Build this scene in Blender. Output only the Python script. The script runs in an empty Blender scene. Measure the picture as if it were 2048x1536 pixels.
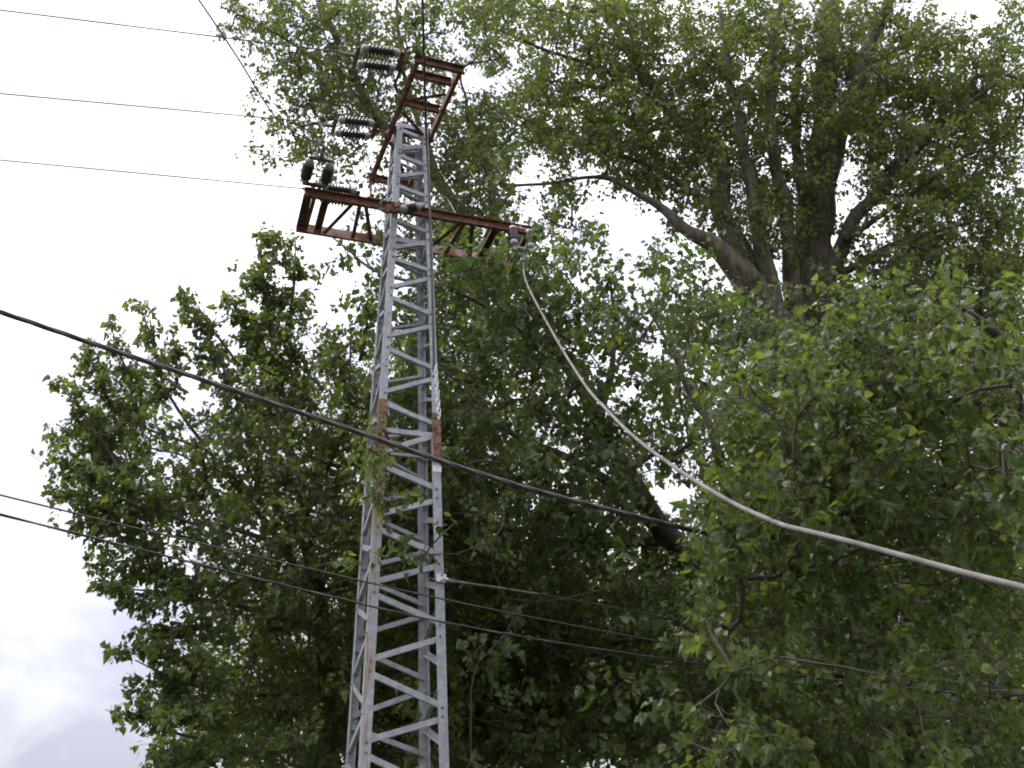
import bpy, bmesh, math, random
import numpy as np
from mathutils import Vector, Matrix

random.seed(7)
rng = np.random.default_rng(11)
scn = bpy.context.scene
COL = scn.collection

# ------------------------------------------------------------------ camera
FPX, CX, CY = 2160.0, 1024.0, 768.0
PITCH, ROLL = math.radians(26.0), -0.00611
CAM = np.array([0.0, 0.0, 1.6])
_F = np.array([0, math.cos(PITCH), math.sin(PITCH)])
_U0 = np.array([0, -math.sin(PITCH), math.cos(PITCH)])
_R0 = np.array([1.0, 0, 0])
_R = _R0 * math.cos(ROLL) + _U0 * math.sin(ROLL)
_U = -_R0 * math.sin(ROLL) + _U0 * math.cos(ROLL)
cam_data = bpy.data.cameras.new('camera')
cam = bpy.data.objects.new('camera', cam_data)
COL.objects.link(cam)
cam_data.sensor_width = 36.0
cam_data.lens = FPX / 2048.0 * 36.0
cam_data.clip_start, cam_data.clip_end = 0.05, 4000.0
cam.matrix_world = Matrix(((_R[0], _U[0], -_F[0], CAM[0]), (_R[1], _U[1], -_F[1], CAM[1]),
                           (_R[2], _U[2], -_F[2], CAM[2]), (0, 0, 0, 1)))
scn.camera = cam

# ------------------------------------------------------------------ sky, sun, exposure
SUN_EL, SUN_AZ = math.radians(60), math.radians(285)     # azimuth clockwise from +Y: high on the viewer's left
world = bpy.data.worlds.new('World')
scn.world = world
world.use_nodes = True
wn, wl = world.node_tree.nodes, world.node_tree.links
wn.clear()
w_out = wn.new('ShaderNodeOutputWorld')
w_bg = wn.new('ShaderNodeBackground')
w_bg.inputs['Strength'].default_value = 0.1
w_sky = wn.new('ShaderNodeTexSky')
w_sky.sky_type = 'NISHITA'
w_sky.sun_disc = False
w_sky.sun_elevation = SUN_EL
w_sky.sun_rotation = SUN_AZ
w_tc = wn.new('ShaderNodeTexCoord')
w_map = wn.new('ShaderNodeMapping')
w_map.inputs['Scale'].default_value = (1.0, 1.0, 1.7)
w_map.inputs['Location'].default_value = (0.35, 0.1, 0.4)
w_noise = wn.new('ShaderNodeTexNoise')
w_noise.inputs['Scale'].default_value = 5.2
w_noise.inputs['Detail'].default_value = 5.0
w_noise.inputs['Roughness'].default_value = 0.52
w_noise.inputs['Distortion'].default_value = 0.35
w_ramp = wn.new('ShaderNodeValToRGB')                    # grey bellies to bright cloud
w_ramp.color_ramp.elements[0].position = 0.40
w_ramp.color_ramp.elements[0].color = (0.79, 0.80, 0.95, 1)
w_ramp.color_ramp.elements[1].position = 0.60
w_ramp.color_ramp.elements[1].color = (1.23, 1.23, 1.31, 1)
w_sep = wn.new('ShaderNodeSeparateXYZ')
w_el = wn.new('ShaderNodeMapRange')                      # overcast sky: several times brighter overhead than at the horizon
w_el.inputs['From Min'].default_value = 0.0
w_el.inputs['From Max'].default_value = 1.0
w_el.inputs['To Min'].default_value = 2.7
w_el.inputs['To Max'].default_value = 14.0
w_mul = wn.new('ShaderNodeVectorMath')
w_mul.operation = 'SCALE'
w_mix = wn.new('ShaderNodeMix')
w_mix.data_type = 'RGBA'
w_mix.inputs[0].default_value = 0.93
wl.new(w_tc.outputs['Generated'], w_map.inputs['Vector'])
wl.new(w_map.outputs['Vector'], w_noise.inputs['Vector'])
wl.new(w_noise.outputs['Fac'], w_ramp.inputs['Fac'])
wl.new(w_tc.outputs['Generated'], w_sep.inputs['Vector'])
wl.new(w_sep.outputs['Z'], w_el.inputs['Value'])
wl.new(w_ramp.outputs['Color'], w_mul.inputs[0])
wl.new(w_el.outputs['Result'], w_mul.inputs['Scale'])
wl.new(w_sky.outputs['Color'], w_mix.inputs[6])
wl.new(w_mul.outputs['Vector'], w_mix.inputs[7])
wl.new(w_mix.outputs[2], w_bg.inputs['Color'])
wl.new(w_bg.outputs['Background'], w_out.inputs['Surface'])

sun_data = bpy.data.lights.new('sun', 'SUN')
sun_data.energy = 1.5
sun_data.angle = math.radians(20)
sun_data.color = (1.0, 0.97, 0.92)
sun = bpy.data.objects.new('sun', sun_data)
COL.objects.link(sun)
_sd = Vector((math.sin(SUN_AZ) * math.cos(SUN_EL), math.cos(SUN_AZ) * math.cos(SUN_EL), math.sin(SUN_EL)))
sun.rotation_euler = _sd.to_track_quat('Z', 'Y').to_euler()
sun.location = (0, 0, 40)

scn.view_settings.view_transform = 'Standard'
scn.view_settings.look = 'None'
scn.view_settings.exposure = 1.0
scn.view_settings.gamma = 1.0
scn.view_settings.use_curve_mapping = False
scn.cycles.max_bounces = 4
scn.cycles.use_adaptive_sampling = True
scn.cycles.adaptive_threshold = 0.03
scn.cycles.diffuse_bounces = 3
scn.cycles.glossy_bounces = 2
scn.cycles.transmission_bounces = 3
scn.cycles.filter_width = 1.9


# ------------------------------------------------------------------ small helpers
def ray(px, py):
    return _F + _R * ((px - CX) / FPX) + _U * ((CY - py) / FPX)


def pt(px, py, Y):
    """the point seen at pixel px, py that stands Y metres ahead of the viewer"""
    d = ray(px, py)
    return CAM + d * (Y / d[1])


def ptz(px, py, z):
    d = ray(px, py)
    return CAM + d * ((z - CAM[2]) / d[2])


def project(P):
    P = np.asarray(P, float) - CAM
    d = P @ _F
    return np.stack([CX + FPX * (P @ _R) / d, CY - FPX * (P @ _U) / d, d], -1)


def nrm(v):
    v = np.asarray(v, float)
    return v / (np.linalg.norm(v, axis=-1, keepdims=True) + 1e-12)


def mesh_np(name, verts, faces, mat_idx=None, attrs=None, smooth=False):
    """verts (n,3); faces list of index arrays of one size each (m,k)"""
    me = bpy.data.meshes.new(name)
    verts = np.asarray(verts, np.float32)
    fl = [np.asarray(f, np.int32) for f in faces if len(f)]
    loops = np.concatenate([f.ravel() for f in fl])
    sizes = np.concatenate([np.full(len(f), f.shape[1], np.int32) for f in fl])
    starts = np.concatenate([[0], np.cumsum(sizes)[:-1]]).astype(np.int32)
    me.vertices.add(len(verts))
    me.vertices.foreach_set('co', verts.ravel())
    me.loops.add(len(loops))
    me.loops.foreach_set('vertex_index', loops)
    me.polygons.add(len(sizes))
    me.polygons.foreach_set('loop_start', starts)
    me.polygons.foreach_set('loop_total', sizes)
    if mat_idx is not None:
        me.polygons.foreach_set('material_index', np.asarray(mat_idx, np.int32))
    me.polygons.foreach_set('use_smooth', np.full(len(sizes), smooth, bool))
    if attrs:
        for k, a in attrs.items():
            at = me.attributes.new(k, 'FLOAT', 'POINT')
            at.data.foreach_set('value', np.asarray(a, np.float32))
    me.update(calc_edges=True)
    return me


def add(name, me, mats, parent=None, loc=None):
    o = bpy.data.objects.new(name, me)
    COL.objects.link(o)
    if me is not None and not me.materials:
        for m in (mats if isinstance(mats, (list, tuple)) else [mats]):
            me.materials.append(m)
    if parent is not None:
        o.parent = parent
    if loc is not None:
        o.location = loc
    return o


def tag(o, label=None, cat=None, group=None, kind=None):
    if label: o['label'] = label
    if cat: o['category'] = cat
    if group: o['group'] = group
    if kind: o['kind'] = kind
    return o


def empty(name, label=None, cat=None, group=None, parent=None):
    o = bpy.data.objects.new(name, None)
    COL.objects.link(o)
    o.empty_display_size = 0.2
    if parent is not None:
        o.parent = parent
    return tag(o, label, cat, group)


def prism(p0, p1, prof, wdir, ndir):
    """extrude a closed 2-D profile (w, n) along p0->p1; returns verts, quads, caps"""
    p0, p1, wdir, ndir = map(np.asarray, (p0, p1, wdir, ndir))
    prof = np.asarray(prof, float)
    k = len(prof)
    off = prof[:, :1] * wdir + prof[:, 1:] * ndir
    v = np.concatenate([p0 + off, p1 + off])
    i = np.arange(k)
    j = (i + 1) % k
    q = np.stack([i, j, j + k, i + k], -1)
    caps = np.array([list(range(k))[::-1], list(range(k, 2 * k))])
    return v, q, caps


def join(parts):
    """parts: list of (verts, [face arrays])"""
    vs, fs, n = [], {}, 0
    for v, fl in parts:
        for f in fl:
            f = np.asarray(f)
            if len(f):
                fs.setdefault(f.shape[1], []).append(f + n)
        vs.append(v)
        n += len(v)
    return np.concatenate(vs), [np.concatenate(x) for x in fs.values()]


def prism_obj(name, p0, p1, prof, wdir, ndir, mat, parent):
    v, q, c = prism(p0, p1, prof, wdir, ndir)
    o = add(name, mesh_np(name, v, [q, c]), mat, parent)
    bm = bmesh.new()
    bm.from_mesh(o.data)
    bmesh.ops.recalc_face_normals(bm, faces=bm.faces)
    bm.to_mesh(o.data)
    bm.free()
    return o


def box_obj(name, c, ax, ay, az, hx, hy, hz, mat, parent, bevel=0.0):
    """box centred at c with half sizes along unit axes"""
    bm = bmesh.new()
    bmesh.ops.create_cube(bm, size=1.0)
    if bevel:
        for v in bm.verts:
            v.co = Vector((v.co.x * 2 * hx, v.co.y * 2 * hy, v.co.z * 2 * hz))
        bmesh.ops.bevel(bm, geom=list(bm.edges), offset=bevel, segments=1, affect='EDGES')
    else:
        for v in bm.verts:
            v.co = Vector((v.co.x * 2 * hx, v.co.y * 2 * hy, v.co.z * 2 * hz))
    for v in bm.verts:
        v.co = Vector(np.asarray(c) + np.asarray(ax) * v.co.x + np.asarray(ay) * v.co.y + np.asarray(az) * v.co.z)
    bmesh.ops.recalc_face_normals(bm, faces=bm.faces)
    me = bpy.data.meshes.new(name)
    bm.to_mesh(me)
    bm.free()
    return add(name, me, mat, parent)


def catmull(P, step):
    """smooth curve through the rows of P (extra columns come along), about `step` metres between samples"""
    P = np.asarray(P, float)
    if len(P) < 2:
        return P
    Q = np.vstack([2 * P[0] - P[1], P, 2 * P[-1] - P[-2]])
    out = []
    for i in range(1, len(Q) - 2):
        p0, p1, p2, p3 = Q[i - 1], Q[i], Q[i + 1], Q[i + 2]
        n = max(1, int(math.ceil(np.linalg.norm((p2 - p1)[:3]) / step)))
        for t in np.arange(n) / n:
            out.append(0.5 * ((2 * p1) + (-p0 + p2) * t + (2 * p0 - 5 * p1 + 4 * p2 - p3) * t * t + (-p0 + 3 * p1 - 3 * p2 + p3) * t ** 3))
    out.append(Q[-2])
    return np.array(out)


def frames(C):
    T = np.gradient(C, axis=0)
    T = nrm(T)
    ref = np.array([0, 0, 1.0])
    N = np.zeros_like(T)
    n = np.cross(T[0], ref)
    if np.linalg.norm(n) < 1e-3:
        n = np.cross(T[0], [1.0, 0, 0])
    n = nrm(n)
    for i in range(len(T)):
        n = n - T[i] * (n @ T[i])
        n = nrm(n)
        N[i] = n
    return T, N, np.cross(T, N)


def tube(C, rad, sides=8, prof=None, twist=0.0, cap=True):
    """tube along C; prof(theta)->radius factor, twist in radians per metre"""
    C = np.asarray(C, float)
    rad = np.broadcast_to(np.asarray(rad, float), (len(C),))
    T, N, B = frames(C)
    s = np.concatenate([[0], np.cumsum(np.linalg.norm(np.diff(C, axis=0), axis=1))])
    th = np.arange(sides) / sides * 2 * math.pi
    f = np.ones(sides) if prof is None else prof(th)
    a = th[None, :] + twist * s[:, None]
    v = C[:, None, :] + (N[:, None, :] * np.cos(a)[..., None] + B[:, None, :] * np.sin(a)[..., None]) * (rad[:, None] * f[None, :])[..., None]
    n = len(C)
    i = np.arange(n - 1)[:, None] * sides
    j = np.arange(sides)[None, :]
    k = (j + 1) % sides
    q = np.stack([i + j, i + k, i + sides + k, i + sides + j], -1).reshape(-1, 4)
    fl = [q]
    if cap:
        fl.append(np.array([list(range(sides))[::-1], list(range((n - 1) * sides, n * sides))]))
    return v.reshape(-1, 3), fl


def tube_obj(name, C, rad, mat, parent=None, sides=8, smooth=True, **kw):
    v, fl = tube(C, rad, sides, **kw)
    return add(name, mesh_np(name, v, fl, smooth=smooth), mat, parent)


def lathe(p0, axis, prof, sides=16):
    """prof: list of (distance along axis, radius)"""
    axis = nrm(axis)
    ref = np.array([0, 0, 1.0]) if abs(axis[2]) < 0.9 else np.array([1.0, 0, 0])
    n = nrm(np.cross(axis, ref))
    b = np.cross(axis, n)
    th = np.arange(sides) / sides * 2 * math.pi
    ring = n[None] * np.cos(th)[:, None] + b[None] * np.sin(th)[:, None]
    prof = np.asarray(prof, float)
    v = (np.asarray(p0) + axis * prof[:, :1])[:, None, :] + ring[None] * prof[:, 1][:, None, None]
    m = len(prof)
    i = np.arange(m - 1)[:, None] * sides
    j = np.arange(sides)[None]
    k = (j + 1) % sides
    q = np.stack([i + j, i + k, i + sides + k, i + sides + j], -1).reshape(-1, 4)
    caps = np.array([list(range(sides))[::-1], list(range((m - 1) * sides, m * sides))])
    return v.reshape(-1, 3), [q, caps]


# ------------------------------------------------------------------ materials
def new_mat(name):
    m = bpy.data.materials.new(name)
    m.use_nodes = True
    nt = m.node_tree
    nt.nodes.clear()
    out = nt.nodes.new('ShaderNodeOutputMaterial')
    b = nt.nodes.new('ShaderNodeBsdfPrincipled')
    nt.links.new(b.outputs['BSDF'], out.inputs['Surface'])
    return m, nt, b, out


def noise_node(nt, scale, detail=4, rough=0.55, mapping=(1, 1, 1)):
    tc = nt.nodes.new('ShaderNodeTexCoord')
    mp = nt.nodes.new('ShaderNodeMapping')
    mp.inputs['Scale'].default_value = mapping
    n = nt.nodes.new('ShaderNodeTexNoise')
    n.inputs['Scale'].default_value = scale
    n.inputs['Detail'].default_value = detail
    n.inputs['Roughness'].default_value = rough
    nt.links.new(tc.outputs['Object'], mp.inputs['Vector'])
    nt.links.new(mp.outputs['Vector'], n.inputs['Vector'])
    return n


def ramp(nt, src, stops):
    r = nt.nodes.new('ShaderNodeValToRGB')
    e = r.color_ramp.elements
    while len(e) < len(stops):
        e.new(0.5)
    for k, (p, c) in enumerate(stops):
        e[k].position = p
        e[k].color = (*c, 1)
    nt.links.new(src, r.inputs['Fac'])
    return r


def mixc(nt, fac, a, b):
    m = nt.nodes.new('ShaderNodeMix')
    m.data_type = 'RGBA'
    for inp, val in ((m.inputs[0], fac), (m.inputs[6], a), (m.inputs[7], b)):
        if isinstance(val, (int, float)):
            inp.default_value = val
        elif isinstance(val, tuple):
            inp.default_value = (*val, 1)
        else:
            nt.links.new(val, inp)
    return m.outputs[2]


def bump(nt, b, src, strength, dist=0.01):
    bp = nt.nodes.new('ShaderNodeBump')
    bp.inputs['Strength'].default_value = strength
    bp.inputs['Distance'].default_value = dist
    nt.links.new(src, bp.inputs['Height'])
    nt.links.new(bp.outputs['Normal'], b.inputs['Normal'])


def simple_mat(name, stops, scale, rough=0.6, metallic=0.0, bump_s=0.0, mapping=(1, 1, 1), detail=5, bdist=0.005):
    m, nt, b, _ = new_mat(name)
    n = noise_node(nt, scale, detail, mapping=mapping)
    r = ramp(nt, n.outputs['Fac'], stops)
    nt.links.new(r.outputs['Color'], b.inputs['Base Color'])
    b.inputs['Roughness'].default_value = rough
    b.inputs['Metallic'].default_value = metallic
    if bump_s:
        bump(nt, b, n.outputs['Fac'], bump_s, bdist)
    return m


def galv_mat(name, rust_lo, rust_hi):
    """weathered zinc with rust bleeding through"""
    m, nt, b, _ = new_mat(name)
    n1 = noise_node(nt, 14, 5)
    zinc = ramp(nt, n1.outputs['Fac'], [(0.3, (0.255, 0.258, 0.285)), (0.55, (0.35, 0.353, 0.38)), (0.75, (0.44, 0.442, 0.465))])
    n2 = noise_node(nt, 3.0, 6, 0.6, mapping=(1, 1, 0.35))
    rf = ramp(nt, n2.outputs['Fac'], [(rust_lo, (0, 0, 0)), (rust_hi, (1, 1, 1))])
    n3 = noise_node(nt, 40, 4)
    rc = ramp(nt, n3.outputs['Fac'], [(0.3, (0.10, 0.045, 0.025)), (0.7, (0.26, 0.15, 0.09))])
    c = mixc(nt, rf.outputs['Color'], zinc.outputs['Color'], rc.outputs['Color'])
    nt.links.new(c, b.inputs['Base Color'])
    b.inputs['Roughness'].default_value = 0.62
    b.inputs['Metallic'].default_value = 0.15
    bump(nt, b, n3.outputs['Fac'], 0.15, 0.003)
    return m


M_GALV = galv_mat('galvanised_steel', 0.57, 0.95)
def stained_mat():
    m = galv_mat('galvanised_steel_rust_run', 0.58, 0.82)
    nt = m.node_tree
    b = next(n for n in nt.nodes if n.type == 'BSDF_PRINCIPLED')
    old = b.inputs['Base Color'].links[0].from_socket
    tc = nt.nodes.new('ShaderNodeTexCoord')
    sp = nt.nodes.new('ShaderNodeSeparateXYZ')
    nt.links.new(tc.outputs['Object'], sp.inputs[0])
    mr = nt.nodes.new('ShaderNodeMapRange')              # rust water that has run down from the splice
    mr.inputs['From Min'].default_value = 5.1
    mr.inputs['From Max'].default_value = 6.4
    nt.links.new(sp.outputs['Z'], mr.inputs['Value'])
    n = noise_node(nt, 9, 6, 0.65, mapping=(3, 3, 0.3))
    mu = nt.nodes.new('ShaderNodeMath')
    mu.operation = 'MULTIPLY_ADD'
    nt.links.new(n.outputs['Fac'], mu.inputs[0])
    mu.inputs[1].default_value = 1.6
    nt.links.new(mr.outputs['Result'], mu.inputs[2])
    rf = ramp(nt, mu.outputs[0], [(1.05 / 2.6 * 1.9, (0, 0, 0)), (1.0, (1, 1, 1))])
    c = mixc(nt, rf.outputs['Color'], old, (0.26, 0.175, 0.105))
    nt.links.new(c, b.inputs['Base Color'])
    return m


M_GALVS = stained_mat()
M_GALV2 = galv_mat('galvanised_steel_braces', 0.68, 0.85)
M_RUST = simple_mat('rusty_steel', [(0.28, (0.045, 0.018, 0.015)), (0.45, (0.125, 0.044, 0.032)), (0.58, (0.19, 0.08, 0.055)), (0.72, (0.30, 0.18, 0.135))], 11, 0.85, 0, 0.5, detail=8)
M_RUSTP = simple_mat('rusty_steel_old_paint', [(0.25, (0.10, 0.03, 0.02)), (0.42, (0.24, 0.09, 0.06)), (0.55, (0.36, 0.22, 0.18)), (0.75, (0.44, 0.38, 0.37))], 5, 0.8, 0, 0.3)
M_RUSTO = simple_mat('rusty_splice', [(0.3, (0.09, 0.04, 0.025)), (0.5, (0.20, 0.10, 0.06)), (0.75, (0.30, 0.19, 0.12))], 12, 0.85, 0, 0.4)
M_PORC = simple_mat('brown_porcelain', [(0.3, (0.028, 0.015, 0.014)), (0.7, (0.048, 0.025, 0.022))], 6, 0.15)
M_CAP = simple_mat('insulator_cap_metal', [(0.3, (0.21, 0.195, 0.20)), (0.7, (0.34, 0.32, 0.33))], 20, 0.5, 0.2, 0.1)
M_CLAMP = simple_mat('clamp_metal', [(0.3, (0.08, 0.07, 0.065)), (0.7, (0.2, 0.18, 0.17))], 25, 0.6, 0.2, 0.2)
M_BLACK = simple_mat('black_cable_sheath', [(0.3, (0.012, 0.012, 0.014)), (0.7, (0.03, 0.028, 0.03))], 12, 0.42)
M_BUNDLE = simple_mat('weathered_cable_sheath', [(0.3, (0.022, 0.017, 0.018)), (0.7, (0.06, 0.045, 0.046))], 5, 0.45)
M_WIRE = simple_mat('dull_line_wire', [(0.3, (0.07, 0.058, 0.07)), (0.7, (0.12, 0.10, 0.11))], 8, 0.5, 0.3)
M_ALU = simple_mat('weathered_aluminium_strand', [(0.3, (0.07, 0.058, 0.05)), (0.45, (0.12, 0.105, 0.096)), (0.6, (0.165, 0.147, 0.138)), (0.75, (0.22, 0.20, 0.19))], 9, 0.6, 0.2, 0.2)
M_PALE = simple_mat('bright_clamp_metal', [(0.3, (0.5, 0.5, 0.5)), (0.7, (0.72, 0.72, 0.72))], 30, 0.35, 0.3)


def bark_mat(name, dark, mid, light):
    m, nt, b, _ = new_mat(name)
    n1 = noise_node(nt, 11, 8, 0.68, mapping=(1, 1, 0.25))
    n2 = noise_node(nt, 1.6, 4)
    r = ramp(nt, n1.outputs['Fac'], [(0.32, dark), (0.5, mid), (0.7, light)])
    r2 = ramp(nt, n2.outputs['Fac'], [(0.35, (0.75, 0.75, 0.7)), (0.65, (1.1, 1.08, 1.0))])
    mm = nt.nodes.new('ShaderNodeMix')
    mm.data_type = 'RGBA'
    mm.blend_type = 'MULTIPLY'
    mm.inputs[0].default_value = 1
    nt.links.new(r.outputs['Color'], mm.inputs[6])
    nt.links.new(r2.outputs['Color'], mm.inputs[7])
    nt.links.new(mm.outputs[2], b.inputs['Base Color'])
    b.inputs['Roughness'].default_value = 0.9
    bump(nt, b, n1.outputs['Fac'], 0.9, 0.03)
    return m


M_BARK = bark_mat('poplar_bark', (0.030, 0.021, 0.016), (0.088, 0.068, 0.053), (0.165, 0.137, 0.113))
M_BARKD = bark_mat('dark_bark', (0.03, 0.024, 0.02), (0.075, 0.06, 0.05), (0.13, 0.11, 0.095))
M_TWIG = simple_mat('twig_bark', [(0.3, (0.04, 0.028, 0.02)), (0.7, (0.105, 0.075, 0.058))], 6, 0.85)
M_PET = simple_mat('leaf_stalk', [(0.3, (0.11, 0.085, 0.025)), (0.7, (0.20, 0.12, 0.05))], 6, 0.6)


def leaf_mat(name, dark, mid, light, gloss=0.42):
    m, nt, b, out = new_mat(name)
    at = nt.nodes.new('ShaderNodeAttribute')
    at.attribute_name = 'tint'
    oi = nt.nodes.new('ShaderNodeObjectInfo')
    top = ramp(nt, at.outputs['Fac'], [(0.0, dark), (0.55, mid), (0.93, light), (1.0, (light[0] * 1.7, light[1] * 1.35, light[2]))])
    geo = nt.nodes.new('ShaderNodeNewGeometry')
    under = mixc(nt, 0.4, top.outputs['Color'], (0.12, 0.155, 0.075))      # the underside of a poplar leaf is paler
    col = mixc(nt, geo.outputs['Backfacing'], top.outputs['Color'], under)
    nt.links.new(col, b.inputs['Base Color'])
    b.inputs['Roughness'].default_value = gloss
    b.inputs['Specular IOR Level'].default_value = 0.42
    tr = nt.nodes.new('ShaderNodeBsdfTranslucent')
    hs = nt.nodes.new('ShaderNodeHueSaturation')
    hs.inputs['Hue'].default_value = 0.485
    hs.inputs['Saturation'].default_value = 1.25
    hs.inputs['Value'].default_value = 2.0
    nt.links.new(top.outputs['Color'], hs.inputs['Color'])
    nt.links.new(hs.outputs['Color'], tr.inputs['Color'])
    mx = nt.nodes.new('ShaderNodeMixShader')
    mx.inputs[0].default_value = 0.45
    nt.links.new(b.outputs['BSDF'], mx.inputs[1])
    nt.links.new(tr.outputs['BSDF'], mx.inputs[2])
    nt.links.new(mx.outputs['Shader'], out.inputs['Surface'])
    return m


M_LEAF = leaf_mat('poplar_leaf', (0.036, 0.060, 0.021), (0.069, 0.104, 0.031), (0.113, 0.148, 0.045))
M_LEAFB = leaf_mat('old_poplar_leaf', (0.042, 0.064, 0.022), (0.079, 0.109, 0.033), (0.119, 0.150, 0.046), 0.5)
M_GRASS = simple_mat('rough_grass', [(0.3, (0.025, 0.04, 0.014)), (0.6, (0.05, 0.07, 0.024)), (0.8, (0.09, 0.08, 0.04))], 1.5, 0.9, 0, 0.5, bdist=0.05)

# ------------------------------------------------------------------ ground
gx = np.concatenate([-np.geomspace(3, 1500, 22)[::-1], [0], np.geomspace(3, 1500, 22)])
GX, GY = np.meshgrid(gx, gx + 12, indexing='ij')
GZ = 0.12 * np.sin(GX * 0.35) * np.cos(GY * 0.28) * np.exp(-(np.hypot(GX, GY - 12) / 60) ** 2) - 0.05
n = len(gx)
ii = (np.arange(n - 1)[:, None] * n + np.arange(n - 1)[None]).ravel()
ground = add('ground', mesh_np('ground', np.stack([GX, GY, GZ], -1).reshape(-1, 3), [np.stack([ii, ii + n, ii + n + 1, ii + 1], -1)], smooth=True), M_GRASS)
tag(ground, 'rough grassy ground under the trees', kind='structure')

# ------------------------------------------------------------------ the lattice pylon
PX, PY, YAW = -1.17248, 11.5, 0.30651
LX, LY = -0.01913, -0.0014
WB, WM, WT, HT, ZM = 0.47508, 0.35361, 0.20692, 9.3065, 4.85893
u = np.array([math.cos(YAW), math.sin(YAW), 0.0])
v = np.array([-math.sin(YAW), math.cos(YAW), 0.0])
Zv = np.array([0, 0, 1.0])


def half_w(zr):
    if zr < 0:
        return WB + (WB - WM) / ZM * (-zr)
    return float(np.interp(zr, [0, ZM, HT], [WB, WM, WT]))


def corner(sx, sy, z):
    zr = z - CAM[2]
    w = half_w(zr)
    return np.array([PX + LX * zr, PY + LY * zr, z]) + w * (sx * u + sy * v)


def axis_pt(z, a=0.0, b=0.0):
    zr = z - CAM[2]
    return np.array([PX + LX * zr, PY + LY * zr, z]) + a * u + b * v


def z_at(sx, sy, py):
    lo, hi = 0.2, 13.0
    for _ in range(50):
        m = (lo + hi) / 2
        if project(corner(sx, sy, m))[1] > py:
            lo = m
        else:
            hi = m
    return lo


ZTOP = CAM[2] + HT
ZJ = CAM[2] + ZM
pylon = empty('lattice_pylon', 'tall grey galvanised lattice pylon with two rusty cross arms among the trees', 'pylon')
pylon.location = (0, 0, 0)

TL = 0.009


def leg_piece(sx, sy, z0, z1, w, mat, name='leg', grow=0.0, t=TL):
    """an L angle with its corner on the pylon's edge"""
    def ring(z):
        c = corner(sx, sy, z) + grow * (sx * u + sy * v)
        pr = [(0, 0), (w, 0), (w, t), (t, t), (t, w), (0, w)]
        return [c - sx * u * a - sy * v * b for a, b in pr]
    vv = np.array(ring(z0) + ring(z1))
    i = np.arange(6)
    j = (i + 1) % 6
    q = np.stack([i, j, j + 6, i + 6], -1)
    caps = np.array([[5, 4, 3, 2, 1, 0], [6, 7, 8, 9, 10, 11]])
    o = add(name, mesh_np(name, vv, [q, caps]), mat, pylon)
    bm = bmesh.new()
    bm.from_mesh(o.data)
    bmesh.ops.recalc_face_normals(bm, faces=bm.faces)
    bm.to_mesh(o.data)
    bm.free()
    return o


for sx in (-1, 1):
    for sy in (-1, 1):
        leg_piece(sx, sy, -0.3, ZJ, 0.100, M_GALVS if (sx, sy) == (-1, -1) else M_GALV)
        leg_piece(sx, sy, ZJ + 0.004, ZTOP, 0.080, M_GALV)
        up = {(-1, -1): 0.36, (1, -1): 0.26}.get((sx, sy), 0.30)
        leg_piece(sx, sy, ZJ - 0.34, ZJ + up, 0.097, M_RUSTO, 'splice_plate', grow=0.011, t=0.0105)

# splice bolts and a pale band on the leg below the splice
for sx in (-1, 1):
    for k, dz in enumerate((-0.27, -0.16, 0.08, 0.2)):
        c = corner(sx, -1, ZJ + dz)
        for face, (ndir, off) in enumerate(((-v, -sx * u * 0.055 - v * 0.012), (sx * u, sx * u * 0.012 + v * 0.055))):
            vv, fl = lathe(c + off, ndir, [(0, 0.019), (0.012, 0.019), (0.0121, 0.01), (0.03, 0.01)], 6)
            add('bolt', mesh_np('bolt', vv, fl), M_CLAMP, pylon)
cB = corner(1, -1, ZJ - 0.42)
leg_piece(1, -1, ZJ - 0.46, ZJ - 0.385, 0.102, M_PALE, 'metal_band', grow=0.006, t=0.006)

front = [(255, 279), (297, 290), (305, 332), (351, 343), (366, 394), (412, 406), (434, 465), (495, 481), (512, 541), (574, 554),
         (589, 630), (672, 649), (692, 738), (784, 754), (801, 850), (905, 867), (924, 980), (1030, 997), (1052, 1110),
         (1165, 1128), (1183, 1249), (1321, 1273), (1341, 1416), (1484, 1434), (1505, 1590)]
# ends given where they meet the inner edge of the leg; heights on the leg's corner line
br = [(z_at(-1, -1, a), z_at(1, -1, b)) for a, b in front]
zl = br[-1][1]
pitch_m = br[-2][0] - br[-1][1] + 0.05
zcur = zl
while zcur > 0.3:
    zn = zcur - 0.46
    br.append((zn, zcur - 0.09))
    br.append((zn - 0.09, zn - 0.46))
    zcur = zn - 0.46


def brace(pa, pb, nout, name='brace', w=0.052, mat=None, depth=0.046, inset=TL + 0.002, shorten=0.04):
    d = nrm(pb - pa)
    nout = nrm(nout - d * (nout @ d))
    wd = np.cross(nout, d)
    if wd[2] < 0:
        wd = -wd
    pa = pa + d * shorten - nout * inset
    pb = pb - d * shorten - nout * inset
    t = 0.005
    h = w / 2
    pr = [(-h, 0), (h, 0), (h, -t), (-h + t, -t), (-h + t, -depth), (-h, -depth)]
    return prism_obj(name, pa, pb, pr, wd, nout, mat or M_GALV2, pylon)


_bolts = {}


def bolt_me(nd):
    key = tuple(np.round(nd, 3))
    if key not in _bolts:
        vv, fl = lathe(np.zeros(3), nd, [(-0.004, 0.0135), (0.009, 0.0135), (0.0091, 0.007), (0.02, 0.007)], 6)
        me = mesh_np('bolt', vv, fl)
        me.materials.append(M_CLAMP)
        _bolts[key] = me
    return _bolts[key]


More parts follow.
